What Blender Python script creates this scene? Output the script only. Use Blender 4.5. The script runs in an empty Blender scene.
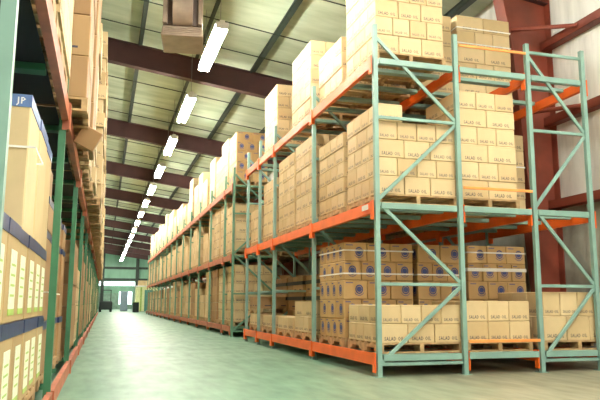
import bpy, bmesh, math, random
from mathutils import Matrix, Vector
random.seed(7)
sc = bpy.context.scene
COL = sc.collection
ORD = ['zeroth','first','second','third','fourth','fifth','sixth','seventh','eighth','ninth','tenth','eleventh','twelfth',
       'thirteenth','fourteenth','fifteenth','sixteenth','seventeenth','eighteenth','nineteenth','twentieth']
ORD += ['twenty-' + o for o in ORD[1:10]] + ['thirtieth'] + ['thirty-' + o for o in ORD[1:10]] + ['fortieth']

# ------------------------------------------------------------------ camera
FPX, PITCH, YAW, ROLL, CH = 659.6, .1549, .2863, .0032, .845
cd = bpy.data.cameras.new('camera'); cam = bpy.data.objects.new('camera', cd); COL.objects.link(cam)
cd.sensor_width = 36; cd.lens = FPX/600*36; cd.clip_start = .05; cd.clip_end = 400
fw = Vector((math.sin(YAW)*math.cos(PITCH), math.cos(YAW)*math.cos(PITCH), math.sin(PITCH)))
rt = Vector((math.cos(YAW), -math.sin(YAW), 0)); up = rt.cross(fw)
r2 = rt*math.cos(ROLL)+up*math.sin(ROLL); u2 = up*math.cos(ROLL)-rt*math.sin(ROLL)
M = Matrix((r2, u2, -fw)).transposed().to_4x4(); M.translation = Vector((0, 0, CH))
cam.matrix_world = M; sc.camera = cam

# ------------------------------------------------------------------ materials
def nmat(name):
    m = bpy.data.materials.new(name); m.use_nodes = True
    nt = m.node_tree; b = nt.nodes['Principled BSDF']; return m, nt, b
def rgba(c): return (c[0], c[1], c[2], 1)
def plain(name, c, rough=.5, metal=0, noise=.12, scale=8, bump=0, coat=0, spec=.5):
    m, nt, b = nmat(name)
    n = nt.nodes.new('ShaderNodeTexNoise'); n.inputs['Scale'].default_value = scale; n.inputs['Detail'].default_value = 4
    tc = nt.nodes.new('ShaderNodeTexCoord'); nt.links.new(tc.outputs['Object'], n.inputs['Vector'])
    r = nt.nodes.new('ShaderNodeValToRGB'); e = r.color_ramp.elements
    e[0].position = .3; e[1].position = .7
    e[0].color = rgba([x*(1-noise) for x in c]); e[1].color = rgba([min(1, x*(1+noise)) for x in c])
    nt.links.new(n.outputs['Fac'], r.inputs['Fac']); nt.links.new(r.outputs['Color'], b.inputs['Base Color'])
    b.inputs['Roughness'].default_value = rough; b.inputs['Metallic'].default_value = metal
    b.inputs['Specular IOR Level'].default_value = spec
    if bump:
        bp = nt.nodes.new('ShaderNodeBump'); bp.inputs['Strength'].default_value = bump
        nt.links.new(n.outputs['Fac'], bp.inputs['Height']); nt.links.new(bp.outputs['Normal'], b.inputs['Normal'])
    return m
def card(name, c1, c2, attr=False):
    m, nt, b = nmat(name)
    if attr:
        s = nt.nodes.new('ShaderNodeAttribute'); s.attribute_name = 'tint'; out = s.outputs['Fac']
    else:
        s = nt.nodes.new('ShaderNodeObjectInfo'); out = s.outputs['Random']
    r = nt.nodes.new('ShaderNodeValToRGB'); r.color_ramp.elements[0].color = rgba(c1); r.color_ramp.elements[1].color = rgba(c2)
    nt.links.new(out, r.inputs['Fac'])
    n = nt.nodes.new('ShaderNodeTexNoise'); n.inputs['Scale'].default_value = 5; n.inputs['Detail'].default_value = 5
    tc = nt.nodes.new('ShaderNodeTexCoord'); nt.links.new(tc.outputs['Object'], n.inputs['Vector'])
    mx = nt.nodes.new('ShaderNodeMix'); mx.data_type = 'RGBA'; mx.blend_type = 'MULTIPLY'; mx.inputs['Factor'].default_value = .25
    nt.links.new(r.outputs['Color'], mx.inputs['A']); nt.links.new(n.outputs['Fac'], mx.inputs['B'])
    nt.links.new(mx.outputs['Result'], b.inputs['Base Color'])
    b.inputs['Roughness'].default_value = .6
    return m
TAN1, TAN2 = (.60, .425, .215), (.74, .56, .32)
M_tan = card('tan_cardboard', TAN1, TAN2); M_tanS = card('tan_cardboard_far', TAN1, TAN2, True)
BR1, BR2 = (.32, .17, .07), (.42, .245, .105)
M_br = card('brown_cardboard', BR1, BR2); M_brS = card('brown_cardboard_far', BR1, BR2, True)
M_emb = card('kraft_cardboard', (.52, .31, .12), (.62, .39, .165))
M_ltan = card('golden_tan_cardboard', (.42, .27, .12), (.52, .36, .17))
M_ink = plain('dark_grey_ink', (.04, .035, .06), .7)
M_navy = plain('navy_ink', (.05, .07, .22), .6)
M_tape = plain('clear_tape', (.62, .45, .25), .25)
M_teal = plain('teal_paint', (.21, .345, .30), .4, noise=.15, scale=3)
M_green = plain('green_paint', (.035, .15, .07), .45, noise=.2, scale=3)
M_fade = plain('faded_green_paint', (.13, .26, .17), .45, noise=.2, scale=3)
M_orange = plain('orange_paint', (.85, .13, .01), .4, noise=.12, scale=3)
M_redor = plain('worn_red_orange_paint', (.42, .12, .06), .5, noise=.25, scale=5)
M_wood = plain('raw_pallet_wood', (.42, .27, .13), .75, noise=.3, scale=12)
M_iron = plain('red_oxide_primer', (.21, .042, .022), .5, noise=.25, scale=2)
M_raft = plain('dark_maroon_primer', (.06, .02, .02), .6, noise=.2, scale=2)
M_pur = plain('dark_green_primer', (.025, .04, .03), .6, noise=.2, scale=2)
M_white = plain('white_paint', (.8, .8, .78), .4, noise=.05)
M_chain = plain('grey_steel', (.3, .3, .3), .4, .8)
M_strap = plain('white_plastic_strap', (.85, .83, .78), .35, noise=.03)
M_bstrap = plain('orange_painted_bar', (.85, .30, .07), .45)
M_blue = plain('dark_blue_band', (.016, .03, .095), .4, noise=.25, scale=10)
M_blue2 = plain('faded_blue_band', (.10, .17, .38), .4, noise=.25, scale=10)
M_sheet = plain('paper_label', (.78, .80, .62), .5, noise=.2, scale=40)
M_lime = plain('lime_green_ink', (.35, .50, .10), .5)
M_lime2 = plain('yellow_green_film', (.30, .42, .10), .4, noise=.3, scale=6)
M_heat = plain('weathered_bronze_enamel', (.27, .205, .16), .38, noise=.2, scale=4)
M_heatd = plain('dark_grille_metal', (.10, .07, .06), .5)
M_conc = plain('concrete_block', (.42, .43, .38), .85, noise=.25, scale=2)
M_deck = plain('deck_shade_black', (.02, .015, .012), .8)  # near-black standing in for shade under the left deck
M_black = plain('black_rubber', (.015, .02, .02), .6)
M_ywall = plain('pale_yellow_panel', (.72, .70, .38), .5)
M_tdoor = plain('teal_door_paint', (.07, .22, .20), .4)
M_bdoor = plain('slate_blue_paint', (.22, .28, .36), .4)

def emis(name, c, s):
    m, nt, b = nmat(name); b.inputs['Base Color'].default_value = rgba(c)
    b.inputs['Emission Color'].default_value = rgba(c); b.inputs['Emission Strength'].default_value = s; return m
M_tube = emis('fluorescent_tube_glow', (1.0, .98, .86), 175)
M_win = emis('daylight_window', (.85, .95, 1.0), 2.6)

def floor_mat():
    m, nt, b = nmat('sealed_concrete_floor'); N = nt.nodes; L = nt.links
    g = N.new('ShaderNodeNewGeometry'); sp = N.new('ShaderNodeSeparateXYZ'); L.new(g.outputs['Position'], sp.inputs[0])
    n1 = N.new('ShaderNodeTexNoise'); n1.inputs['Scale'].default_value = .9; n1.inputs['Detail'].default_value = 7; n1.inputs['Roughness'].default_value = .65
    L.new(g.outputs['Position'], n1.inputs['Vector'])
    n2 = N.new('ShaderNodeTexNoise'); n2.inputs['Scale'].default_value = 6; n2.inputs['Detail'].default_value = 6
    mp = N.new('ShaderNodeMapping'); mp.inputs['Scale'].default_value = (1, .25, 1); L.new(g.outputs['Position'], mp.inputs[0]); L.new(mp.outputs[0], n2.inputs['Vector'])
    # green fluorescent tint blending to warm-lit beige, light put into the colour (irregular edge)
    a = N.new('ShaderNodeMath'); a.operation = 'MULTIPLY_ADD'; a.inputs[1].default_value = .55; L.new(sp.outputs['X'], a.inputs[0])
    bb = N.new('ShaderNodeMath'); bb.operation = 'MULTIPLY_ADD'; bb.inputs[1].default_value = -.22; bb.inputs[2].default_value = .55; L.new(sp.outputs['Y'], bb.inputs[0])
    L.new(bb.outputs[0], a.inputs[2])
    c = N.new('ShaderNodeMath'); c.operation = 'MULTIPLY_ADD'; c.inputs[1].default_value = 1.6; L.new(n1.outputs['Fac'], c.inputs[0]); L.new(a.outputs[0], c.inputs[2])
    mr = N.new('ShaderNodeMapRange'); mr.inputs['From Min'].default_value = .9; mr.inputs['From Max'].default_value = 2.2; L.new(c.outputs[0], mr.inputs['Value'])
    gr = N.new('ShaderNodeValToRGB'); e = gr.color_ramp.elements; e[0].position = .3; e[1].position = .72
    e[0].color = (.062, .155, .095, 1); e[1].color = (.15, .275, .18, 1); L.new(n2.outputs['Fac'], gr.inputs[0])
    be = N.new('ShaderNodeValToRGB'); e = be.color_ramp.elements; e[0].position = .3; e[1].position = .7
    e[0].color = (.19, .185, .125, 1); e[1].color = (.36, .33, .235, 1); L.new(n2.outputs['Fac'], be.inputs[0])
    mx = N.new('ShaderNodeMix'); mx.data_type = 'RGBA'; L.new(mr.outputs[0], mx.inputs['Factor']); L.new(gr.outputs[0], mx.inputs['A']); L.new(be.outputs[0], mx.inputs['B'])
    L.new(mx.outputs['Result'], b.inputs['Base Color'])
    rr = N.new('ShaderNodeMapRange'); rr.inputs['To Min'].default_value = .3; rr.inputs['To Max'].default_value = .6; L.new(n1.outputs['Fac'], rr.inputs['Value']); L.new(rr.outputs[0], b.inputs['Roughness'])
    bp = N.new('ShaderNodeBump'); bp.inputs['Strength'].default_value = .05; L.new(n2.outputs['Fac'], bp.inputs['Height']); L.new(bp.outputs[0], b.inputs['Normal'])
    return m
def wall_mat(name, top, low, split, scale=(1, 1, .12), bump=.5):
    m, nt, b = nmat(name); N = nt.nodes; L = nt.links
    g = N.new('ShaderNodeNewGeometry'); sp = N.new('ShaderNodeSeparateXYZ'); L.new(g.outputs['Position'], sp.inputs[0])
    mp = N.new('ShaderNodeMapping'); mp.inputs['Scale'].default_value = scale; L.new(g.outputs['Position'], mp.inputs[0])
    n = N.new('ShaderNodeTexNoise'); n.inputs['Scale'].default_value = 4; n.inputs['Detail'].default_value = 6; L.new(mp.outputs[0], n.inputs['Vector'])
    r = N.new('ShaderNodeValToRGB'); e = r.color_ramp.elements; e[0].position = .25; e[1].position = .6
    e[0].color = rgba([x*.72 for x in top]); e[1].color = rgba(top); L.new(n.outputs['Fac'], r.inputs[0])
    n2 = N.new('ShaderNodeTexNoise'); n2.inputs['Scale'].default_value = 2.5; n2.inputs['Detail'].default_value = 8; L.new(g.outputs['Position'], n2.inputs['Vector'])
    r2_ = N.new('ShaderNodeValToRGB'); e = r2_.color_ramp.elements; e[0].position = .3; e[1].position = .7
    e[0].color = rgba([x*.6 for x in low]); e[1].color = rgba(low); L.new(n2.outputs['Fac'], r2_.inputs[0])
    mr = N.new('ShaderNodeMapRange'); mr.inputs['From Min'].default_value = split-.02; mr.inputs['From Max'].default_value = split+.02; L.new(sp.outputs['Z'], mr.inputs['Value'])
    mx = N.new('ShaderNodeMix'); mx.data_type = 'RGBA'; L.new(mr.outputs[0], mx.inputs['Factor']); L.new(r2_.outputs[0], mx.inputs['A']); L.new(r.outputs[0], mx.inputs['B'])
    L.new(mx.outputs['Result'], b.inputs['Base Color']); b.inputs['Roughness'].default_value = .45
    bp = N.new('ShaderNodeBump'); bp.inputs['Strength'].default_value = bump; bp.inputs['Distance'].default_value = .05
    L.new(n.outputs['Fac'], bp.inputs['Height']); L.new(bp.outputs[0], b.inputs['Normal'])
    return m

# ------------------------------------------------------------------ mesh helpers
def bx(V, F, x0, x1, y0, y1, z0, z1):
    k = len(V)
    V += [(x0, y0, z0), (x1, y0, z0), (x1, y1, z0), (x0, y1, z0), (x0, y0, z1), (x1, y0, z1), (x1, y1, z1), (x0, y1, z1)]
    F += [tuple(k+i for i in f) for f in ((0, 3, 2, 1), (4, 5, 6, 7), (0, 1, 5, 4), (1, 2, 6, 5), (2, 3, 7, 6), (3, 0, 4, 7))]
def mesh(name, V, F, mats, idx=None, smooth=False):
    m = bpy.data.meshes.new(name); m.from_pydata(V, [], F)
    for a in (mats if isinstance(mats, (list, tuple)) else [mats]): m.materials.append(a)
    if idx: m.polygons.foreach_set('material_index', idx)
    if smooth: m.polygons.foreach_set('use_smooth', [True]*len(F))
    m.update(); return m
def obj(name, me, parent=None, loc=(0, 0, 0), label=None, cat=None, group=None, kind=None, rot=None):
    o = bpy.data.objects.new(name, me); COL.objects.link(o); o.location = loc
    if rot: o.rotation_euler = rot
    if parent: o.parent = parent
    if label: o['label'] = label
    if cat: o['category'] = cat
    if group: o['group'] = group
    if kind: o['kind'] = kind
    return o
def bev(me, w):
    b = bmesh.new(); b.from_mesh(me); bmesh.ops.bevel(b, geom=b.edges[:], offset=w, segments=1, affect='EDGES', clamp_overlap=True); b.to_mesh(me); b.free(); return me
def boxm(name, x0, x1, y0, y1, z0, z1, mat, w=0):
    V, F = [], []; bx(V, F, x0, x1, y0, y1, z0, z1); m = mesh(name, V, F, mat)
    return bev(m, w) if w else m
CACHE = {}
def cbox(name, x0, x1, y0, y1, z0, z1, mat, w, parent, label=None):
    """box object with cached mesh centred on its own base"""
    cx, cy = (x0+x1)/2, (y0+y1)/2; d = (round(x1-x0, 3), round(y1-y0, 3), round(z1-z0, 3))
    k = (name, d, mat.name, w)
    if k not in CACHE: CACHE[k] = boxm(name, -d[0]/2, d[0]/2, -d[1]/2, d[1]/2, 0, d[2], mat, w)
    pl = parent.location if parent else Vector((0, 0, 0))
    return obj(name, CACHE[k], parent, (cx-pl[0], cy-pl[1], z0-pl[2]), label)
def bar_between(name, a, b, w, h, mat, parent):
    a, b = Vector(a), Vector(b); d = b-a; L = round(d.length, 3); k = (name, L, w, h, mat.name)
    if k not in CACHE: CACHE[k] = boxm(name, 0, L, -w/2, w/2, -h/2, h/2, mat, .004)
    o = obj(name, CACHE[k], parent); pl = parent.location if parent else Vector((0, 0, 0))
    x = d.normalized(); yv = Vector((0, 1, 0)) if abs(x.y) < .9 else Vector((1, 0, 0)); z = x.cross(yv).normalized(); yv = z.cross(x)
    R = Matrix((x, yv, z)).transposed().to_4x4(); R.translation = a-pl; o.matrix_local = R; return o
def cyl(V, F, p, q, r, n=10):
    p, q = Vector(p), Vector(q); d = (q-p).normalized(); u = d.orthogonal().normalized(); v = d.cross(u); k = len(V)
    for c in (p, q):
        for i in range(n): a = 2*math.pi*i/n; V.append(tuple(c+u*math.cos(a)*r+v*math.sin(a)*r))
    for i in range(n): j = (i+1) % n; F.append((k+i, k+j, k+n+j, k+n+i))
    F.append(tuple(k+i for i in range(n))[::-1]); F.append(tuple(k+n+i for i in range(n)))
def text_geo(s):
    c = bpy.data.curves.new('t', 'FONT'); c.body = s; c.size = 1; c.resolution_u = 1; c.align_x = 'CENTER'; c.space_character = 1.15; c.offset = .018
    o = bpy.data.objects.new('t', c); COL.objects.link(o)
    dg = bpy.context.evaluated_depsgraph_get(); me = bpy.data.meshes.new_from_object(o.evaluated_get(dg))
    V = [tuple(v.co) for v in me.vertices]; F = [tuple(p.vertices) for p in me.polygons]
    bpy.data.objects.remove(o); bpy.data.curves.remove(c); bpy.data.meshes.remove(me)
    w = max(v[0] for v in V)-min(v[0] for v in V); cx = (max(v[0] for v in V)+min(v[0] for v in V))/2
    return [((v[0]-cx)/w, v[1]/w) for v in V], F
T_SALAD = text_geo('SALAD OIL'); T_13 = text_geo('13 JP')
def put(V, F, I, geo, o, u, v, sx, sy, mi):
    k = len(V); o, u, v = Vector(o), Vector(u), Vector(v)
    for a, b in geo[0]: V.append(tuple(o+u*a*sx+v*b*sy))
    F += [tuple(k+i for i in f) for f in geo[1]]; I += [mi]*len(geo[1])
def disc(r0, r1, n=18, a0=0, a1=2*math.pi):
    V = []; F = []
    for i in range(n+1):
        a = a0+(a1-a0)*i/n; V.append((r0*math.cos(a), r0*math.sin(a))); V.append((r1*math.cos(a), r1*math.sin(a)))
        if i: F.append((2*i-2, 2*i-1, 2*i+1, 2*i))
    return V, F
G_RING = disc(.72, 1.0); G_DISC = disc(0.0, .66); G_WING = disc(.62, .70, 8, math.pi*1.15, math.pi*1.85)
G_SQ = ([(-.5, -.5), (.5, -.5), (.5, .5), (-.5, .5)], [(0, 1, 2, 3)])

def carton_mesh(kind, dx, dy, h, lo=False):
    """carton centred on its base; lettering or emblem printed on all four sides"""
    g = .004 if not lo else .006; V, F = [], []; bx(V, F, -dx/2+g, dx/2-g, -dy/2+g, dy/2-g, 0, h-(.003 if not lo else .008))
    me = mesh('carton', V, F, M_ink)
    if not lo: bev(me, .008)
    V = [tuple(v.co) for v in me.vertices]; F = [tuple(p.vertices) for p in me.polygons]; bpy.data.meshes.remove(me); I = [0]*len(F)
    sides = [((0, -1, 0), (1, 0, 0), dx, dy), ((-1, 0, 0), (0, -1, 0), dy, dx), ((0, 1, 0), (-1, 0, 0), dx, dy), ((1, 0, 0), (0, 1, 0), dy, dx)]
    for n, u, w, d in sides:
        n, u = Vector(n), Vector(u); z = Vector((0, 0, 1)); c = n*(d/2-g+.0012)
        if kind == 'salad':
            put(V, F, I, T_SALAD, c+z*h*.13, u, z, min(.25, w*.74), min(.25, w*.74)*1.35, 1)
            if not lo: put(V, F, I, G_SQ, c+z*(h-.022)+n*.0003, u, z, w*.96, .004, 2)
        elif kind == 'emblem':
            c2 = c+z*h*.52+u*w*(.0 if w < .3 else .16); r = .058
            put(V, F, I, G_RING, c2, u, z, r, r*1.12, 1); put(V, F, I, G_DISC, c2, u, z, r, r, 1); put(V, F, I, G_WING, c2-z*.012, u, z, r*1.9, r*1.9, 1)
            put(V, F, I, G_SQ, c+z*h*.86-u*w*.25, u, z, w*.3, .012, 1)
        elif kind == 'brown' and not lo:
            put(V, F, I, G_SQ, c+z*h*.2, u, z, w*.4, .02, 1)
    return V, F, I
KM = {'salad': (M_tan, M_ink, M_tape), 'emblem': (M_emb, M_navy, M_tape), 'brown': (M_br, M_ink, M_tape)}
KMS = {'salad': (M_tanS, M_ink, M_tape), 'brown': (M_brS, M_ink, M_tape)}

SPECS = []      # kind, cx, cy, z, dx, dy, h, label
STUFF = {'salad': [], 'brown': []}
def stack(kind, x0, x1, y0, y1, zb, n, h, a, b, where, side=-1, partial=None, lettered=True, indiv=True, phase=0, jit=.006, ends=True, skip=None):
    """cartons laid in alternating courses on a pallet; only the courses' outer cartons and lid course are laid.
    side=-1: the aisle is on the -X side, +1: on the +X side"""
    tot = n+(1 if partial else 0)
    for k in range(tot):
        nx, ny = (a, b) if (k+phase) % 2 == 0 else (b, a)
        dx, dy = (x1-x0)/nx, (y1-y0)/ny
        ox, oy = random.uniform(-jit, jit), random.uniform(-jit, jit)
        for i in range(nx):
            for j in range(ny):
                ii = i if side < 0 else nx-1-i
                if k == n and not partial(ii, j): continue
                if skip and skip(ii, j, k): continue
                top = k >= tot-1 or (partial and k == n-1)
                if not (ii == 0 or j == 0 or top or ii == nx-1): continue
                cx, cy = x0+(i+.5)*dx+ox, y0+(j+.5)*dy+oy
                vis = indiv and (ii == 0 or j == 0)
                layer = 'top' if (k == tot-1) else ORD[k+1]
                base = {'salad': 'salad oil carton', 'emblem': 'emblem carton', 'brown': 'brown carton'}[kind]
                if j == 0 and ii == 0: pl = 'on aisle-side corner'
                elif j == 0: pl = ORD[ii+1]+' from aisle on end face'
                else: pl = ORD[j+1]+' back along aisle face'
                lab = '%s, %s layer, %s, %s' % (base, layer, pl, where)
                sp = (kind, cx, cy, zb+k*h, dx, dy, h, lab, where, lettered)
                if vis: SPECS.append(sp)
                else: STUFF['salad' if kind != 'brown' else 'brown'].append(sp)

PALLETS = {}
def pallet(x0, x1, y0, y1, z, label, group, detail=True, h=.12, bottom=True):
    W, D = round(x1-x0, 3), round(y1-y0, 3); k = (W, D, h, detail)
    if k not in PALLETS:
        P = []
        V, F = [], []; nb = 6
        for i in range(nb): yy = (D-.10)*i/(nb-1); bx(V, F, 0, W, yy, yy+.10, h-.02, h)
        P.append(('deck_boards', V, F))
        for i in range(3): V, F = [], []; yy = (D-.11)*i/2; bx(V, F, 0, W, yy, yy+.11, 0, .018); P.append(('bottom_board', V, F))
        for i in range(3):
            V, F = [], []; xx = (W-.05)*i/2
            bx(V, F, xx, xx+.05, 0, D*.16, .018, h-.02); bx(V, F, xx, xx+.05, D*.16, D*.38, .018+.04, h-.02); bx(V, F, xx, xx+.05, D*.38, D*.62, .018, h-.02)
            bx(V, F, xx, xx+.05, D*.62, D*.84, .018+.04, h-.02); bx(V, F, xx, xx+.05, D*.84, D, .018, h-.02); P.append(('stringer', V, F))
        if detail: PALLETS[k] = [(n, mesh(n, V, F, M_wood)) for n, V, F in P]
        else:
            V, F = [], []
            for n, v, f in P: kk = len(V); V += v; F += [tuple(kk+i for i in q) for q in f]
            PALLETS[k] = [('wooden_pallet', mesh('wooden_pallet', V, F, M_wood))]
    if not detail:
        return obj('wooden_pallet', PALLETS[k][0][1], None, (x0, y0, z), label, 'pallet', group)
    o = obj('wooden_pallet', None, None, (x0, y0, z), label, 'pallet', group)
    for n, m in PALLETS[k]: obj(n, m, o)
    return o

# ------------------------------------------------------------------ racks
def rack(name, label, cols, ys, levels, ztop, postm, beamm, nbars, barm, extra_bars=(), braced=True, zig=True, group=None, hb=.135, lvl_gap=()):
    """cols: list of (xf, xb) frame rows; one upright frame per entry of ys"""
    r = obj(name, None, None, (cols[0][0], ys[0], 0), label, 'rack', group)
    P = .056
    for xf, xb in cols:
        for yi, y in enumerate(ys):
            for x in (xf, xb):
                # channel-shaped upright
                k = ('up', ztop, postm.name)
                if k not in CACHE:
                    V, F = [], []; t = .006
                    bx(V, F, -P/2, P/2, 0, t, 0, ztop); bx(V, F, -P/2, -P/2+t, t, P, 0, ztop); bx(V, F, P/2-t, P/2, t, P, 0, ztop)
                    for s in (-1, 1): bx(V, F, s*P/2-(t if s > 0 else 0)-s*.02-(.008 if s > 0 else 0), s*P/2-s*.02+(t if s < 0 else 0)+(.002 if s < 0 else 0), P-.002, P+.002, 0, ztop)
                    bx(V, F, -P/2+.004, P/2-.004, P*.55, P*.62, 0, ztop)
                    CACHE[k] = mesh('upright', V, F, postm)
                u = obj('upright', CACHE[k], r, (x-r.location.x, y-ys[0], 0))
                if 'plate' not in CACHE: CACHE['plate'] = boxm('base_plate', -.06, .06, -.02, .11, 0, .008, M_teal, .002)
                obj('base_plate', CACHE['plate'], u)
            if braced:
                yc = y+.038; a, b = xf+.03, xb-.03
                zs = [.13, 1.07, 2.06, 3.11, 4.15]; side = [a, b, a, b, a]
                for i in range(4):
                    bar_between('diagonal_brace', (side[i], yc, zs[i]+.03), (side[i+1], yc, zs[i+1]-.03 if i in (0, 2) else zs[i+1]-.02), .03, .045, postm, r)
                for z in ((.145, 1.07, 3.11) if xf < 5 else (.145, 1.07, 3.11, 4.19)): bar_between('horizontal_strut', (a, yc, z), (b, yc, z), .03, .04, postm, r)
        for li, zl in enumerate(levels):
            for i in range(len(ys)-1):
                for s, x in ((-1, xf), (1, xb)):
                    y0, y1 = ys[i]+P, ys[i+1]
                    L = round(y1-y0, 3); xx = x+(-.018 if s < 0 else .018)
                    k = ('beam', L, beamm.name)
                    if k not in CACHE:
                        V, F = [], []; bx(V, F, -.028, .028, 0, L, -hb/2, hb/2-.02); bx(V, F, -.028, .010, 0, L, hb/2-.02, hb/2)
                        CACHE[k] = mesh('load_beam', V, F, beamm)
                    bo = obj('load_beam', CACHE[k], r, (xx-r.location.x, y0-ys[0], zl))
                    if s > 0: bo.scale = (-1, 1, 1)
                    k = ('con', beamm.name)
                    if k not in CACHE:
                        V, F = [], []; bx(V, F, -.043, -.028-.002, -.045, .035, -.15, hb/2+.01); bx(V, F, -.03, .02, 0, .01, -.15, hb/2); CACHE[k] = mesh('beam_connector', V, F, beamm)
                    obj('beam_connector', CACHE[k], bo, (0, 0, 0))
                    c = obj('beam_connector', CACHE[k], bo, (0, L, 0)); c.scale = (1, -1, 1)
    # support bars between front and back beams
    for (xa, xb_, y, z, w, h) in extra_bars:
        cbox('support_bar', xa, xb_, y-w/2, y+w/2, z-h, z, barm, .004, r)
    return r

XA, XB, XC, XD = 3.10, 4.22, 5.30, 6.18
Y0 = 7.23
Z1, Z2, Z3 = .20, 1.99, 3.81
y1 = [Y0, Y0+2.5, Y0+5, Y0+6.28, Y0+7.5]
bars = []
for li, z in enumerate((Z1, Z2, Z3)):
    zt = z+.04
    for (a, b) in ((XA+.05, XB-.05), (XB+.05, XC-.05), (XC+.05, XD-.05)):
        bars.append((a, b, Y0+.04, z+.06 if a != XA+.05 else z+.055, .07, .075))
    for bay in range(2):
        for f in (.16, .42, .66, .88):
            yy = y1[bay]+2.5*f
            bars.append((XA+.05, XB-.05, yy, z+.055, .10, .05))
            if bay == 0:
                bars.append((XB+.05, XC-.05, yy, z+.055, .10, .05)); bars.append((XC+.05, XD-.05, yy, z+.055, .08, .05))
    for bay in (2, 3):
        for f in (.3, .7): bars.append((XA+.05, XB-.05, y1[bay]+(y1[bay+1]-y1[bay])*f, z+.055, .10, .05))
near = rack('pallet_rack', 'near right pallet rack with teal uprights and bright orange beams, end frame facing viewer',
            [(XA, XB), (XC, XD)], y1, (Z1, Z2, Z3), 4.30, M_teal, M_orange, 0, M_teal, bars)
# spacer bars between the two rows and small beam plate
for z in (.395, 2.28, 4.15):
    bar_between('row_spacer', (XB+.04, Y0-.012, z), (XC-.04, Y0-.012, z), .02, .035, M_bstrap, near)
cbox('beam_placard', XA-.072, XA-.067, Y0+.14, Y0+.34, Z2-.02, Z2+.045, M_white, 0, near, 'white placard on the middle orange beam')

y2 = [16.5, 17.75]+[20.25+2.5*i for i in range(13)]
bars = []
for z in (Z1, Z2, Z3):
    for i in range(len(y2)-1):
        for f in ((.25, .75) if i else (.1, .6)): bars.append((XA+.05, XB-.05, y2[i]+(y2[i+1]-y2[i])*f, z+.055, .12, .05))
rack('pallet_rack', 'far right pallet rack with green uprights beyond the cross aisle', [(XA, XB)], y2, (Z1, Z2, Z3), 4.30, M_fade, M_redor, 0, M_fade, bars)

LB = 2.9; ZU = 2.42
yl = [2.565]+[2.8+LB*i for i in range(1, 18)]
bars = []
for z in (.08, ZU):
    for i in range(len(yl)-1):
        for f in (.25, .75): bars.append((-1.38, -.46, yl[i]+LB*f, z+.055, .12, .05))
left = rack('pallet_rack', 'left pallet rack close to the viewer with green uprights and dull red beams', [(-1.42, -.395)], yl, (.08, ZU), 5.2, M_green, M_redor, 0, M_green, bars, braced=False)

for i in range(4):
    cbox('deck_shade_panel', -1.36, -.46, yl[i]+.07, yl[i+1]-.01, ZU+.056, ZU+.0605, M_deck, 0, left)  # near-black sheets added to paint in the dark shade under the deck
for ch in left.children:
    if ch.name.startswith('upright') and abs(ch.location.y) < .01 and ch.location.x > .5: ch.data = ch.data.copy(); ch.data.materials[0] = M_teal; ch['label'] = 'paler teal upright'  # bright light on the nearest post is put into its colour
# ------------------------------------------------------------------ loads, near right rack
B1, B2, B3 = Z1+.06, Z2+.06, Z3+.06    # deck heights
PH = .12
SH = {1: 'bottom', 2: 'middle', 3: 'top'}
def load(lv, x0, x1, ya, yb, n, h, where, kind='salad', a=3, b=4, **kw):
    zb = (B1, B2, B3)[lv-1]
    pallet(x0-.01, x1+.01, ya-.01, yb+.01, zb, 'wooden pallet beneath the '+where, 'pallets on the near right rack')
    stack(kind, x0, x1, ya, yb, zb+PH, n, h, a, b, where, **kw)
x0 = XA+.05; x1 = x0+1.07
load(1, x0, x1, 7.33, 8.40, 2, .225, 'nearest bottom shelf stack')
load(1, x0, x1-.02, 8.56, 9.62, 5, .26, 'nearest emblem stack', kind='emblem')
load(1, x0, x0+.5, 9.95, 11.0, 1, .25, 'third bottom shelf stack', partial=lambda i, j: i == 0 and j in (0, 1), a=2, b=4, phase=0)
load(1, x0, x0+.5, 11.1, 12.15, 1, .22, 'fourth bottom shelf stack', a=2, b=3)
load(1, x0, x0+.5, 12.40, 13.4, 1, .22, 'fifth bottom shelf stack', a=2, b=3)
pallet(x0, x1, 13.65, 14.65, B1, 'lowest pallet at the far end of the near rack', 'pallets on the near right rack')
stack('salad', x0, x1, 13.65, 14.65, B1+PH, 1, .24, 3, 4, 'last bottom shelf stack')
pallet(x0, x1, 13.65, 14.65, B1+PH+.24, 'raised pallet sandwiched between cartons, far end of the near rack', 'pallets on the near right rack')
stack('brown', x0, x1, 13.65, 14.65, B1+2*PH+.24, 1, .24, 3, 4, 'raised pallet in last bay')
load(2, x0, x1, 7.33, 8.40, 4, .229, 'nearest middle shelf stack', partial=lambda i, j: i == 0)
load(2, x0, x1, 8.55, 9.65, 5, .216, 'second middle shelf stack')
load(2, x0, x1, 9.88, 10.98, 6, .232, 'third middle shelf stack')
load(2, x0, x1, 11.08, 12.17, 6, .226, 'fourth middle shelf stack')
load(2, x0, x1, 12.38, 13.42, 5, .226, 'fifth middle shelf stack')
load(2, x0, x1, 13.62, 14.66, 3, .235, 'sixth middle shelf stack')
load(3, x0, x1-.11, 7.33, 8.40, 5, .236, 'nearest top shelf stack', partial=lambda i, j: i < 3)
load(3, x0, x1, 8.60, 9.66, 3, .236, 'second top shelf stack')
load(3, x0, x1, 10.1, 11.25, 5, .25, 'third top shelf stack', phase=1)
load(3, x0, x1, 12.35, 13.4, 5, .242, 'fourth top shelf stack')
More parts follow.
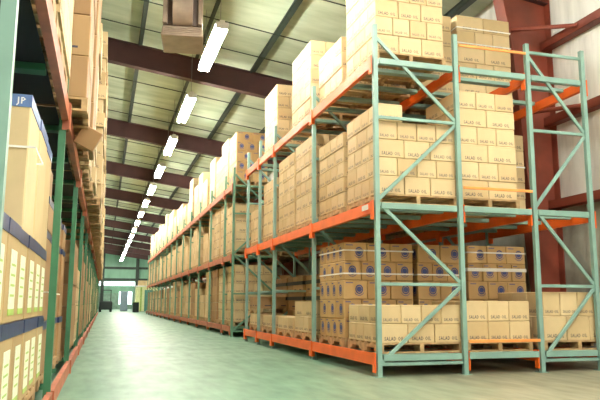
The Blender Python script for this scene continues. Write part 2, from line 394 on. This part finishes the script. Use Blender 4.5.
# rows behind
load(1, 4.30, 5.21, 7.33, 8.24, 2, .25, 'centre bottom shelf stack', a=3, b=3)
load(1, 4.27, 4.98, 8.56, 9.6, 5, .26, 'centre emblem stack', kind='emblem', a=2, b=3)
load(1, 5.07, 6.05, 8.56, 9.6, 5, .262, 'right emblem stack', kind='emblem')
load(1, 5.40, 6.16+.3, 7.33, 8.35, 2, .31, 'right bottom shelf stack', a=3, b=4)
load(2, 4.27, 5.12, 7.33, 8.2, 6, .236, 'centre middle shelf stack', a=2, b=3)
load(2, 5.08, 6.12, 8.56, 9.6, 5, .25, 'shaded right middle stack')
load(3, 5.03, 5.97, 8.56, 9.6, 5, .255, 'centre top shelf stack', a=2, b=3)
load(3, 4.36, 4.94, 8.56, 9.6, 5, .245, 'narrow top shelf stack', a=2, b=3)
# darker wrapped cartons deep in the bottom shelf
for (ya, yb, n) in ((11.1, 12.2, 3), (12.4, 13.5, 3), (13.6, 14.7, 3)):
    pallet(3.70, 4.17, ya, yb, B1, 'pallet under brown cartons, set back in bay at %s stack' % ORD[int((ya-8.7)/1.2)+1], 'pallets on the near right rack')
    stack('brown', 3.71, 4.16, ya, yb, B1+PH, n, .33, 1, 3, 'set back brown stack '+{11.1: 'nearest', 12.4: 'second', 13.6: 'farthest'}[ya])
for (ya, yb, n) in ((9.95, 11.05, 5), (11.1, 12.2, 4), (12.5, 14.5, 4)):
    for lv in (2, 3):
        if lv == 3 and ya > 11: continue
        pallet(4.30, 5.30, ya, yb, (B1, B2, B3)[lv-1], 'pallet set back on the %s shelf of near rack, %s deep stack' % (SH[lv], {9.95: 'nearest', 11.1: 'middle', 12.5: 'farthest'}[ya]), 'pallets on the near right rack')
        stack('salad', 4.30, 5.30, ya, yb, (B1, B2, B3)[lv-1]+PH, n, .235, 3, 4, 'set back', indiv=False)

# ------------------------------------------------------------------ loads, far right rack
tops3 = [5.33, 5.2, 5.45, 4.95, 5.65, 5.5, 5.7, 5.4, 5.6, 5.3, 5.6, 5.5, 5.35, 5.6, 5.4]
slots = [16.62]+[17.9, 19.08]+[v+d for v in y2[2:-1] for d in (.12, 1.32)]
for si, ya in enumerate(slots):
    yb = ya+1.06
    for lv in (1, 2, 3):
        rnd = random.Random(si*7+lv)
        if lv == 3: n = int(round((5.0+rnd.uniform(-.15, .65)-3.99)/.235)); n = 5 if si == 0 else n
        elif lv == 2: n = rnd.choice((5, 5, 6, 6, 4)); n = 5 if si == 0 else n
        else: n = rnd.choice((5, 6, 4, 5, 3)); n = 6 if si == 0 else n
        zb = (B1, B2, B3)[lv-1]
        o = rnd.uniform(-.03, .05)
        pallet(XA+.05, XA+1.1, ya, yb, zb, 'wooden pallet, %s from near end on the %s shelf of far rack' % (ORD[si+1], SH[lv]), 'pallets on the far right rack', detail=False)
        a_, b_ = rnd.choice(((3, 4), (3, 3), (2, 3), (3, 4)))
        if si == 0 and lv == 3:
            stack('emblem', XA+.06, XA+.9, ya, yb, zb+PH, n, .262, 2, 3, 'far rack end stack, top shelf')
        else:
            stack('salad' if (lv > 1 or si % 4 != 2) else 'brown', XA+.06+o, XA+1.08, ya, yb, zb+PH, n, .238, a_, b_, 'far', indiv=False, lettered=si < 3)
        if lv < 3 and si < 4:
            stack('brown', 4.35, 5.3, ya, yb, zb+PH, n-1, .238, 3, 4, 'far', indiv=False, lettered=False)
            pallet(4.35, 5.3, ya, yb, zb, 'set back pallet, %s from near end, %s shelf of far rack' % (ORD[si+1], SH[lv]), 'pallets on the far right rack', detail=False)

# ------------------------------------------------------------------ left rack loads
def banded(x1_, ya, yb, z0, z1, label, mat, bandm, sheet, dep=.55, band=.075, txt=False, strap=False):
    me_k = ('bc', round(yb-ya, 3), round(z1-z0, 3), mat.name, dep)
    if me_k not in CACHE: CACHE[me_k] = boxm('banded_carton', -dep, 0, 0.003, yb-ya-.003, 0, z1-z0-.003, mat, .008)
    o = obj('banded_carton', CACHE[me_k], None, (x1_, ya, z0), label, 'carton', 'blue banded cartons in the left rack')
    h = z1-z0; w = yb-ya
    V, F = [], []; I = []
    bx(V, F, -dep-.003, .004, -.001, w+.001 - .002, h-band, h-.001); I = [0]*6
    if txt: put(V, F, I, T_13, (-.09, -.0025, h-band+.018), (1, 0, 0), (0, 0, 1), .12, .12, 1)
    obj('blue_band', mesh('blue_band', V, F, [bandm, M_strap], I), o)
    if sheet:
        V, F = [], []; bx(V, F, .001, .004, w*.3, w*.78, h*.14, h*.72); bx(V, F, .001, .0045, w*.3, w*.78, h*.08, h*.14)
        I = [0]*6+[1]*6
        for q in range(4): bx(V, F, .001, .0046, w*.36, w*.70, h*(.26+.1*q), h*(.26+.1*q)+.012)
        I += [2]*24
        obj('paper_label', mesh('paper_label', V, F, [M_sheet, M_lime, M_lime], I), o)
    return o
TAll = [(.26, .74, 'bottom'), (.74, 1.245, 'middle'), (1.245, 2.04, 'top')]
for t, (za, zb, tn) in enumerate(TAll):
    ys_ = [2.92+.45*i for i in range(6)] if t < 2 else [4.0+.54*i for i in range(3)]
    w = .45 if t < 2 else .54
    for i, ya in enumerate(ys_):
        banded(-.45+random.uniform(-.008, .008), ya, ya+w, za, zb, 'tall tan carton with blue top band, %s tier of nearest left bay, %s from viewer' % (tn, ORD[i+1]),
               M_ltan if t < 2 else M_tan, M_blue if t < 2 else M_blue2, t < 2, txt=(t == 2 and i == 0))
pallet(-1.45, -.45, 2.92, 4.12, .14, 'pallet under blue banded cartons, nearest left bay, nearer one', 'pallets in the left rack')
pallet(-1.45, -.45, 4.16, 5.36, .14, 'pallet under blue banded cartons, nearest left bay, farther one', 'pallets in the left rack')
M_br2 = M_br
for t, (za, zb, tn) in enumerate([(.26, .68, 'bottom'), (.68, 1.44, 'middle'), (1.44, 1.72, 'top')]):
    for i in range(5):
        banded(-.47+random.uniform(-.02, .01), 5.80+.53*i, 5.80+.53*(i+1), za, zb, 'brown carton with dark band, %s tier of second left bay, %s from viewer' % (tn, ORD[i+1]), M_br, M_blue, False, band=.06)
pallet(-1.45, -.47, 5.80, 7.05, .14, 'pallet under brown banded cartons, second left bay, nearer one', 'pallets in the left rack')
pallet(-1.45, -.47, 7.12, 8.4, .14, 'pallet under brown banded cartons, second left bay, farther one', 'pallets in the left rack')
obj('carton', boxm('carton', -.5, 0, 0, .6, 0, .3, M_br, .01), None, (-.5, 5.82, 1.72), 'plain brown carton lying on top of the second left bay cartons', 'carton')
# white straps
def strap(name, x0, x1, ya, yb, z, label, mat, h=.02, g=.006, cat='strap', group='white straps around carton stacks'):
    V, F = [], []
    bx(V, F, x0-g, x1+g, ya-g, ya-g+.003, 0, h); bx(V, F, x0-g, x1+g, yb+g-.003, yb+g, 0, h)
    bx(V, F, x0-g, x0-g+.003, ya-g, yb+g, 0, h); bx(V, F, x1+g-.003, x1+g, ya-g, yb+g, 0, h)
    obj(name, mesh(name, V, F, mat), None, (0, 0, z), label, cat, group)
strap('plastic_strap', -1.0, -.425, 4.0, 4.47, 1.72, 'white strap around the nearest top tier carton at left', M_strap, .012, .012)
strap('plastic_strap', -1.03, -.45, 5.80, 7.39, .92, 'white strap around brown cartons in second left bay', M_strap, .012, .012)
strap('plastic_strap', x0, x1-.02, 8.56, 9.62, 1.56, 'upper white strap around nearest emblem stack', M_strap)
strap('plastic_strap', x0, x1-.02, 8.56, 9.62, 1.24, 'lower white strap around nearest emblem stack', M_strap)
strap('plastic_strap', 4.27, 4.98, 8.56, 9.6, 1.24, 'white strap around centre emblem stack', M_strap)
strap('plastic_strap', 5.07, 6.05, 8.56, 9.6, 1.575, 'upper white strap around right emblem stack', M_strap)
strap('plastic_strap', 5.07, 6.05, 8.56, 9.6, 1.31, 'lower white strap around right emblem stack', M_strap, .05)
strap('plastic_strap', 5.03, 5.97, 8.56, 9.6, 5.05, 'upper white strap around centre top shelf stack', M_strap)
strap('plastic_strap', 5.03, 5.97, 8.56, 9.6, 4.80, 'lower white strap around centre top shelf stack', M_strap)
strap('plastic_strap', 5.08, 6.12, 8.56, 9.6, 2.9, 'white strap around shaded right middle stack', M_strap)
for (ya, yb, wn) in ((11.1, 12.2, 'nearest'), (12.4, 13.5, 'second'), (13.6, 14.7, 'farthest')):
    for z, un in ((1.20, 'upper'), (.90, 'lower')):
        strap('stretch_band', 3.71, 4.16, ya, yb, z, '%s black band around the %s set back brown stack' % (un, wn), M_black, .07, cat='band', group='black bands deep in bottom shelf')

# left rack, remaining bays
for bi in range(2, 17):
    for s in range(2):
        ya = yl[bi]+.12+1.38*s; yb = ya+1.28
        rnd = random.Random(bi*3+s); w = ORD[(bi-2)*2+s+1]
        pallet(-1.45, -.46, ya, yb, .14, 'pallet, %s along the floor level of the left rack' % w, 'pallets in the left rack', detail=False)
        n = rnd.choice((5, 6, 4, 6))
        stack(rnd.choice(('salad', 'brown')), -1.45, -.375+rnd.uniform(-.02, .015), ya, yb, .26, n, .27, 3, 4, 'l', side=1, indiv=False, lettered=bi < 4)
for bi in range(0, 17):
    for s in range(2):
        ya = yl[bi]+.12+1.38*s; yb = ya+1.28
        rnd = random.Random(bi*5+s+90); w = ORD[bi*2+s+1]
        xf = -.22+rnd.uniform(-.05, .04)
        if bi == 0: xf = -.34
        if bi > 2: xf += .065
        pallet(-1.35+(xf+.3), xf-.01, ya, yb, ZU+.06, 'pallet, %s along the upper level of the left rack' % w, 'pallets in the left rack', detail=bi < 2)
        if bi == 0:
            stack('salad', -1.35+(xf+.3)+.1, xf+.01, ya, yb, ZU+.06+PH, 9, .30, 3, 4, 'x', side=1, indiv=False, lettered=True)
        elif bi == 1:
            stack('brown', -1.25, -.215+.02*s, ya, yb, ZU+.06+PH, 8, .38, 2, 3, 'upper left stack, '+('nearer' if s == 0 else 'farther'), side=1)
        else:
            n = rnd.choice((10, 11, 12, 12, 11))
            stack(rnd.choice(('salad', 'salad', 'salad')), -1.25, xf, ya, yb, ZU+.06+PH, n, .25, 3, 4, 'l', side=1, indiv=False, lettered=bi < 4, jit=.03)
obj('carton', boxm('carton', -.1, .1, -.15, .15, -.1, .1, M_br, .008), None, (-.21, 6.6, 2.43), 'tilted brown carton hanging over the left rack beam', 'carton', None, None, (.25, .45, .1))

# ------------------------------------------------------------------ emit cartons
def est(sp):
    _, cx, cy, z, dx, dy, h = sp[:7]
    return dx*h/(cx*cx+cy*cy+(z-.8)**2)
CM = {}
def emit_individual(sp):
    kind, cx, cy, z, dx, dy, h, lab, wh, let = sp
    k = (kind, round(dx, 3), round(dy, 3), round(h, 3))
    if k not in CM:
        V, F, I = carton_mesh(kind, dx, dy, h); CM[k] = mesh('carton', V, F, KM[kind], I)
    o = obj({'salad': 'carton', 'emblem': 'emblem_carton', 'brown': 'brown_carton'}[kind], CM[k], None, (cx, cy, z), lab, 'carton',
            {'salad': 'salad oil cartons', 'emblem': 'round emblem cartons', 'brown': 'brown cartons'}[kind])
for kind in ('salad', 'emblem', 'brown'):
    L = sorted([s for s in SPECS if s[0] == kind], key=est, reverse=True)
    cut = 300
    for s in L[:cut]: emit_individual(s)
    for s in L[cut:]: STUFF['brown' if kind == 'brown' else 'salad'].append(s)
G_LO = {}
for kind, name, lab in (('salad', 'carton', 'stacked tan cartons filling the racks into the distance'), ('brown', 'brown_carton', 'stacked darker brown cartons deep in the racks')):
    V, F, I, T = [], [], [], []
    for sp in STUFF[kind]:
        k_, cx, cy, z, dx, dy, h, _, _, let = sp
        key = (k_ if let else 'none', round(dx, 3), round(dy, 3), round(h, 3))
        if key not in G_LO: G_LO[key] = carton_mesh(key[0], dx, dy, h, lo=True)
        v, f, i = G_LO[key]; b0 = len(V)
        V += [(a+cx, b+cy, c+z) for a, b, c in v]; F += [tuple(b0+q for q in ff) for ff in f]; I += i
        T += [random.random()]*len(v)
    me = mesh(name, V, F, KMS[kind], I)
    at = me.attributes.new('tint', 'FLOAT', 'POINT'); at.data.foreach_set('value', T)
    obj(name, me, None, (0, 0, 0), lab, 'cartons', None, 'stuff')

# ------------------------------------------------------------------ building shell
def st(name, me, loc=(0, 0, 0), parent=None):
    o = obj(name, me, parent, loc)
    if not parent: o['kind'] = 'structure'
    return o
XL_, XR_, YN, YF = -3.2, 7.0, -14, 88
ZR = lambda x: 7.62-.14*x
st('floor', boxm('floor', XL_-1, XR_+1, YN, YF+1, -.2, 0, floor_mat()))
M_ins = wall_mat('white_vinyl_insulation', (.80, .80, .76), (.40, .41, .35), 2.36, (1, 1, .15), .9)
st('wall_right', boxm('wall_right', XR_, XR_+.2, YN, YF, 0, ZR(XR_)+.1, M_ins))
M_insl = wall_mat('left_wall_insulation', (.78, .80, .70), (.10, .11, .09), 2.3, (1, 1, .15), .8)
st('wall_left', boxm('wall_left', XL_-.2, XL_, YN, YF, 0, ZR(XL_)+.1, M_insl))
# green ribbed back wall
V, F = [], []; x = XL_
M_bw = wall_mat('green_sheet_wall', (.22, .42, .30), (.30, .45, .36), 2.0, (.3, .3, .1), .2)
while x < XR_:
    bx(V, F, x, x+.30, YF, YF+.1, 0, 8.2); bx(V, F, x+.30, x+.36, YF-.04, YF+.1, 0, 8.2); x += .36
st('wall_back', mesh('wall_back', V, F, M_bw))
def roof_mat():
    m, nt, b = nmat('vinyl_faced_roof_insulation'); N = nt.nodes; L = nt.links
    g = N.new('ShaderNodeNewGeometry'); mp = N.new('ShaderNodeMapping'); mp.inputs['Scale'].default_value = (.4, 1.6, 1); L.new(g.outputs['Position'], mp.inputs[0])
    n = N.new('ShaderNodeTexNoise'); n.inputs['Scale'].default_value = 1.6; n.inputs['Detail'].default_value = 5; L.new(mp.outputs[0], n.inputs['Vector'])
    r = N.new('ShaderNodeValToRGB'); e = r.color_ramp.elements; e[0].position = .3; e[1].position = .7
    e[0].color = (.40, .49, .33, 1); e[1].color = (.66, .73, .57, 1); L.new(n.outputs['Fac'], r.inputs[0]); L.new(r.outputs[0], b.inputs['Base Color'])
    bp = N.new('ShaderNodeBump'); bp.inputs['Strength'].default_value = .6; bp.inputs['Distance'].default_value = .06; L.new(n.outputs['Fac'], bp.inputs['Height']); L.new(bp.outputs[0], b.inputs['Normal'])
    b.inputs['Roughness'].default_value = .45
    return m
V = []; F = []
for y in (YN, YF):
    for x, dz in ((XL_, 0), (XR_, 0), (XR_, .15), (XL_, .15)): V.append((x, y, ZR(x)+dz))
F = [(0, 1, 5, 4), (1, 2, 6, 5), (2, 3, 7, 6), (3, 0, 4, 7), (3, 2, 1, 0), (4, 5, 6, 7)]
st('ceiling', mesh('ceiling', V, F, roof_mat()))
def ibeam_roof(y, d0=.58):
    V, F = [], []
    def seg(xa, xb, ya, yb, za, zb):   # za/zb offsets below roof line
        k = len(V)
        for x in (xa, xb):
            for (yy, zz) in ((ya, zb), (yb, zb), (yb, za), (ya, za)): V.append((x, yy, ZR(x)+zz))
        F.extend([(k, k+1, k+2, k+3), (k+7, k+6, k+5, k+4)]+[(k+i, k+4+i, k+4+(i+1) % 4, k+(i+1) % 4) for i in range(4)])
    seg(XL_, XR_, y-.006, y+.006, -.2, -.2-d0); seg(XL_, XR_, y-.11, y+.11, -.2, -.185-.03); seg(XL_, XR_, y-.11, y+.11, -.2-d0, -.215-d0)
    return mesh('rafter', V, F, M_raft)
def thing(name, me, label, cat, group=None, loc=(0, 0, 0)): return obj(name, me, None, loc, label, cat, group)
raf = [1.4, 9.0]+[16.6+7.6*i for i in range(10)]
for i, y in enumerate(raf):
    st('trim_%d' % (i+1), ibeam_roof(y))
n = len(raf)
for i, x in enumerate((-2.4, -.85, .62, 2.08, 3.6, 5.15, 6.5)):
    V, F = [], []
    w = .07 if x < 2.5 else .13; z = ZR(x)
    bx(V, F, x-.005, x+.005, YN, YF, z-.20, z); bx(V, F, x-w, x+.005, YN, YF, z-.205, z-.195); bx(V, F, x-w*.4, x+w*1.6, YN, YF, z-.008, z)
    bx(V, F, x-w, x-w+.008, YN, YF, z-.205, z-.17)
    n += 1; st('trim_%d' % n, mesh('purlin', V, F, M_pur))
for i in range(-1, 9):
    for d in (2.8, 4.9, 6.4):
        y = 9.0+7.6*i+d
        V, F = [], []; cyl(V, F, (XL_, y, ZR(XL_)-.22), (XR_, y, ZR(XR_)-.22), .014, 6)
        n += 1; st('trim_%d' % n, mesh('tie_rod', V, F, M_pur))
# tapered columns on the right wall
for i, y in enumerate([1.4, 9.0]+[16.6+7.6*k for k in range(4)]):
    zt = ZR(XR_)-.2
    xi = lambda z: 6.62-.075*z+(0 if z < 5 else -.10*(z-5))
    V, F = [], []
    k = 0
    for z in (0, 5, zt):
        V += [(xi(z), y-.008, z), (XR_, y-.008, z), (XR_, y+.008, z), (xi(z), y+.008, z)]
    for s in (0, 4): F += [(s+a, s+(a+1) % 4, s+4+(a+1) % 4, s+4+a) for a in range(4)]
    F += [(3, 2, 1, 0), (8, 9, 10, 11)]
    k = len(V)
    for z in (0, 5, zt): V += [(xi(z)-.02, y-.13, z), (xi(z), y-.13, z), (xi(z), y+.13, z), (xi(z)-.02, y+.13, z)]
    for s in (0, 4): F += [(k+s+a, k+s+(a+1) % 4, k+s+4+(a+1) % 4, k+s+4+a) for a in range(4)]
    F += [(k+3, k+2, k+1, k), (k+8, k+9, k+10, k+11)]
    bx(V, F, XR_-.03, XR_-.012, y-.13, y+.13, 0, zt)
    bx(V, F, xi(0)-.06, XR_-.01, y-.17, y+.17, 0, .02)
    n += 1; st('trim_%d' % n, mesh('steel_column', V, F, M_iron))
# wall girts
for z in (2.42, 3.80, 5.10):
    V, F = [], []; bx(V, F, XR_-.16, XR_-.15, YN, 50, z-.07, z+.07); bx(V, F, XR_-.16, XR_-.005, YN, 50, z-.07, z-.06); bx(V, F, XR_-.16, XR_-.005, YN, 50, z+.06, z+.07)
    n += 1; st('trim_%d' % n, mesh('wall_girt', V, F, M_iron))
for z in (5.06, 3.62):
    for (ya, xa) in ((9.0, 6.3),):
        V, F = [], []; cyl(V, F, (xa+(5-z)*.05, ya-.02, z+.28 if z > 4 else z+.28), (XR_-.17, 8.05, z+.04 if z > 4 else z+.2), .035, 8)
        n += 1; st('trim_%d' % n, mesh('flange_brace', V, F, M_iron))
# back wall columns, girts and windows
for x in (-.2, 4.05):
    n += 1; st('trim_%d' % n, boxm('back_column', x-.2, x+.2, YF-.3, YF-.05, 0, 8, M_pur, .01))
for z in (5.2, 3.75):
    n += 1; st('trim_%d' % n, boxm('back_girt', XL_, XR_, YF-.2, YF-.06, z-.14, z+.14, M_pur, .01))
st('window_1', boxm('window_1', -1.5, 3.8, YF-.08, YF-.06, 2.95, 3.45, M_win))
wd = st('window_2', boxm('window_2', 1.9, 3.5, YF-.08, YF-.055, .6, 2.2, M_win))

# ------------------------------------------------------------------ far end objects
b = obj('site_office', None, None, (3.55, 66, 0), 'pale yellow office booth with teal door at the far end of aisle', 'booth')
obj('wall_panel', boxm('wall_panel', -.55, 1.5, 0, 2.5, 0, 2.35, M_ywall, .02), b)
obj('roof_slab', boxm('roof_slab', -.62, 1.6, -.08, 2.6, 2.35, 2.45, M_white, .01), b)
d = obj('door', boxm('door', .25, 1.05, -.05, 0, .02, 2.05, M_tdoor, .01), b); obj('handle', boxm('handle', .92, .98, -.10, -.05, 1.0, 1.06, M_chain), d)
obj('green_stripe', boxm('green_stripe', -.15, .0, -.02, 0, 0, 2.3, M_lime2), b)
for q in range(3):
    obj('carton', boxm('carton', -.33, .33, -.3, .3, 0, .5, M_tan, .01), None, (3.5+.69*q, 66.6, 2.45), 'tan carton on the booth roof, %s from left' % ORD[q+1], 'carton', 'cartons on the booth roof')
V, F = [], []
lk = obj('storage_cabinet', None, None, (2.0, 69, 0), 'slate blue double cabinet standing at the far end', 'cabinet')
obj('body', boxm('body', -.35, .35, 0, .6, 0, 1.95, M_bdoor, .02), lk)
for s in (-1, 1): obj('door', boxm('door', -.33 if s < 0 else .01, -.01 if s < 0 else .33, -.02, 0, .1, 1.9, M_bdoor, .006), lk)
lt = obj('forklift', None, None, (-.1, 62, 0), 'dark forklift parked at the far end by the left rack', 'forklift')
obj('body', boxm('body', -.2, .9, 0, 1.6, .2, .95, M_black, .08), lt)
obj('overhead_guard', boxm('overhead_guard', -.1, .8, .2, 1.2, 1.9, 1.96, M_black, .01), lt)
for sx in (-.05, .75):
    for sy in (.25, 1.15): obj('guard_post', boxm('guard_post', sx-.03, sx+.03, sy-.03, sy+.03, .9, 1.92, M_black), lt)
for sx in (-.15, .75):
    for sy in (.3, 1.3):
        V, F = [], []; cyl(V, F, (sx-.09, sy, .22), (sx+.12, sy, .22), .22, 14); obj('wheel', mesh('wheel', V, F, M_black), lt)
tk = obj('waste_drum', None, None, (2.75, 60, 0), 'dark drum standing near the far booth', 'drum')
V, F = [], []; cyl(V, F, (0, 0, 0), (0, 0, .85), .27, 18); obj('drum_body', mesh('drum_body', V, F, M_black), tk)
V, F = [], []; cyl(V, F, (0, 0, .85), (0, 0, .89), .285, 18); obj('lid', mesh('lid', V, F, M_lime2), tk)

# ------------------------------------------------------------------ heater
ht = obj('unit_heater', None, None, (1.10, 11.0, 5.38), 'bronze ceiling unit heater hanging beside the nearest light', 'heater')
ht.rotation_euler = (0, 0, math.radians(-8))
obj('casing', boxm('casing', -.34, .34, .05, .75, .22, 1.2, M_heat, .02), ht)
V, F = [], []          # slanted outlet hood
for (x, y, z) in ((-.36, -.1, .0), (.36, -.1, .0), (.36, .75, .0), (-.36, .75, .0), (-.34, .02, .22), (.34, .02, .22), (.34, .75, .22), (-.34, .75, .22)): V.append((x, y, z))
F += [(0, 3, 2, 1), (4, 5, 6, 7), (0, 1, 5, 4), (1, 2, 6, 5), (2, 3, 7, 6), (3, 0, 4, 7)]
obj('outlet_hood', bev(mesh('outlet_hood', V, F, M_heat), .01), ht)
for q in range(4): obj('louvre', boxm('louvre', -.31, .31, -.10+.024*q, -.07+.024*q, .03+.045*q, .04+.045*q, M_heat), ht)
V, F = [], []; nn = 20; R = .30
for s, x in enumerate((-.17, .17)):
    for i in range(nn+1):
        a = math.pi*i/nn; V.append((x, .05-R*math.sin(a)*.9, .58-R*math.cos(a)*1.15))
for i in range(nn): F.append((i, i+1, nn+2+i, nn+1+i))
F.append(tuple(range(nn+1))[::-1]); F.append(tuple(range(nn+1, 2*nn+2))); F.append((0, nn+1, 2*nn+1, nn))
me = mesh('fan_shroud', V, F, M_heat); obj('fan_shroud', me, ht)
for s in (-1, 1): obj('side_bracket', boxm('side_bracket', s*.30-.04, s*.30+.04, -.06, .05, .24, 1.2, M_heat, .01), ht)
obj('rear_grille', boxm('rear_grille', -.28, .28, .02, .05, .24, 1.15, M_heatd), ht)
for sx in (-.3, .3):
    V, F = [], []; cyl(V, F, (sx, .4, 1.2), (sx, .4, 2.45-.14*sx), .012, 6); obj('hanger_rod', mesh('hanger_rod', V, F, M_chain), ht)

# ------------------------------------------------------------------ lights
V, F = [], []; bx(V, F, -.13, .13, -1.22, 1.22, .055, .075); bx(V, F, -.05, .05, -1.22, 1.22, .075, .14); bx(V, F, -.12, .12, -1.22, -1.19, -.03, .10); bx(V, F, -.12, .12, 1.19, 1.22, -.03, .10)
ME_H = bev(mesh('housing', V, F, M_white), .004)
V, F = [], []; cyl(V, F, (0, -1.19, 0), (0, 1.19, 0), .042, 8); ME_T = mesh('fluorescent_tube', V, F, M_tube)
def fixture(x, y, z, label):
    f = obj('ceiling_light', None, None, (x, y, z), label, 'ceiling light', 'hanging fluorescent lights')
    obj('housing', ME_H, f)
    for s in (-1, 1): obj('fluorescent_tube', ME_T, f, (s*.075, 0, 0))
    for s in (-1, 1):
        k = ('ch', round(ZR(x)-z, 2))
        if k not in CACHE:
            V, F = [], []; cyl(V, F, (0, 0, .13), (0, 0, ZR(x)-z-.01), .006, 5); CACHE[k] = mesh('chain', V, F, M_chain)
        obj('chain', CACHE[k], f, (0, s*1.0, 0))
k = 0
for i in range(-6, 17):
    y = 12.98+4.47*i
    if y > 85: break
    if i < 0: lab = 'fluorescent light over the aisle, %s behind the nearest visible one' % ORD[-i]
    else: lab = 'hanging fluorescent light, %s in the receding row over the aisle' % ORD[i+1]
    fixture(1.92, y, 6.0, lab)
for i, (x, y) in enumerate(((5.2, 3.2), (5.2, -1.2), (5.2, -5.6))):  # out-of-view row added to light the carton end faces
    fixture(x, y, 6.0, 'unseen fluorescent light added to brighten carton end faces, %s from the rack end' % ORD[i+1])

w = bpy.data.worlds.new('world'); sc.world = w; w.use_nodes = True
w.node_tree.nodes['Background'].inputs[0].default_value = (1.0, .93, .80, 1); w.node_tree.nodes['Background'].inputs[1].default_value = .75
sc.view_settings.view_transform = 'Standard'; sc.view_settings.look = 'None'; sc.view_settings.gamma = 1; sc.view_settings.exposure = 0.0
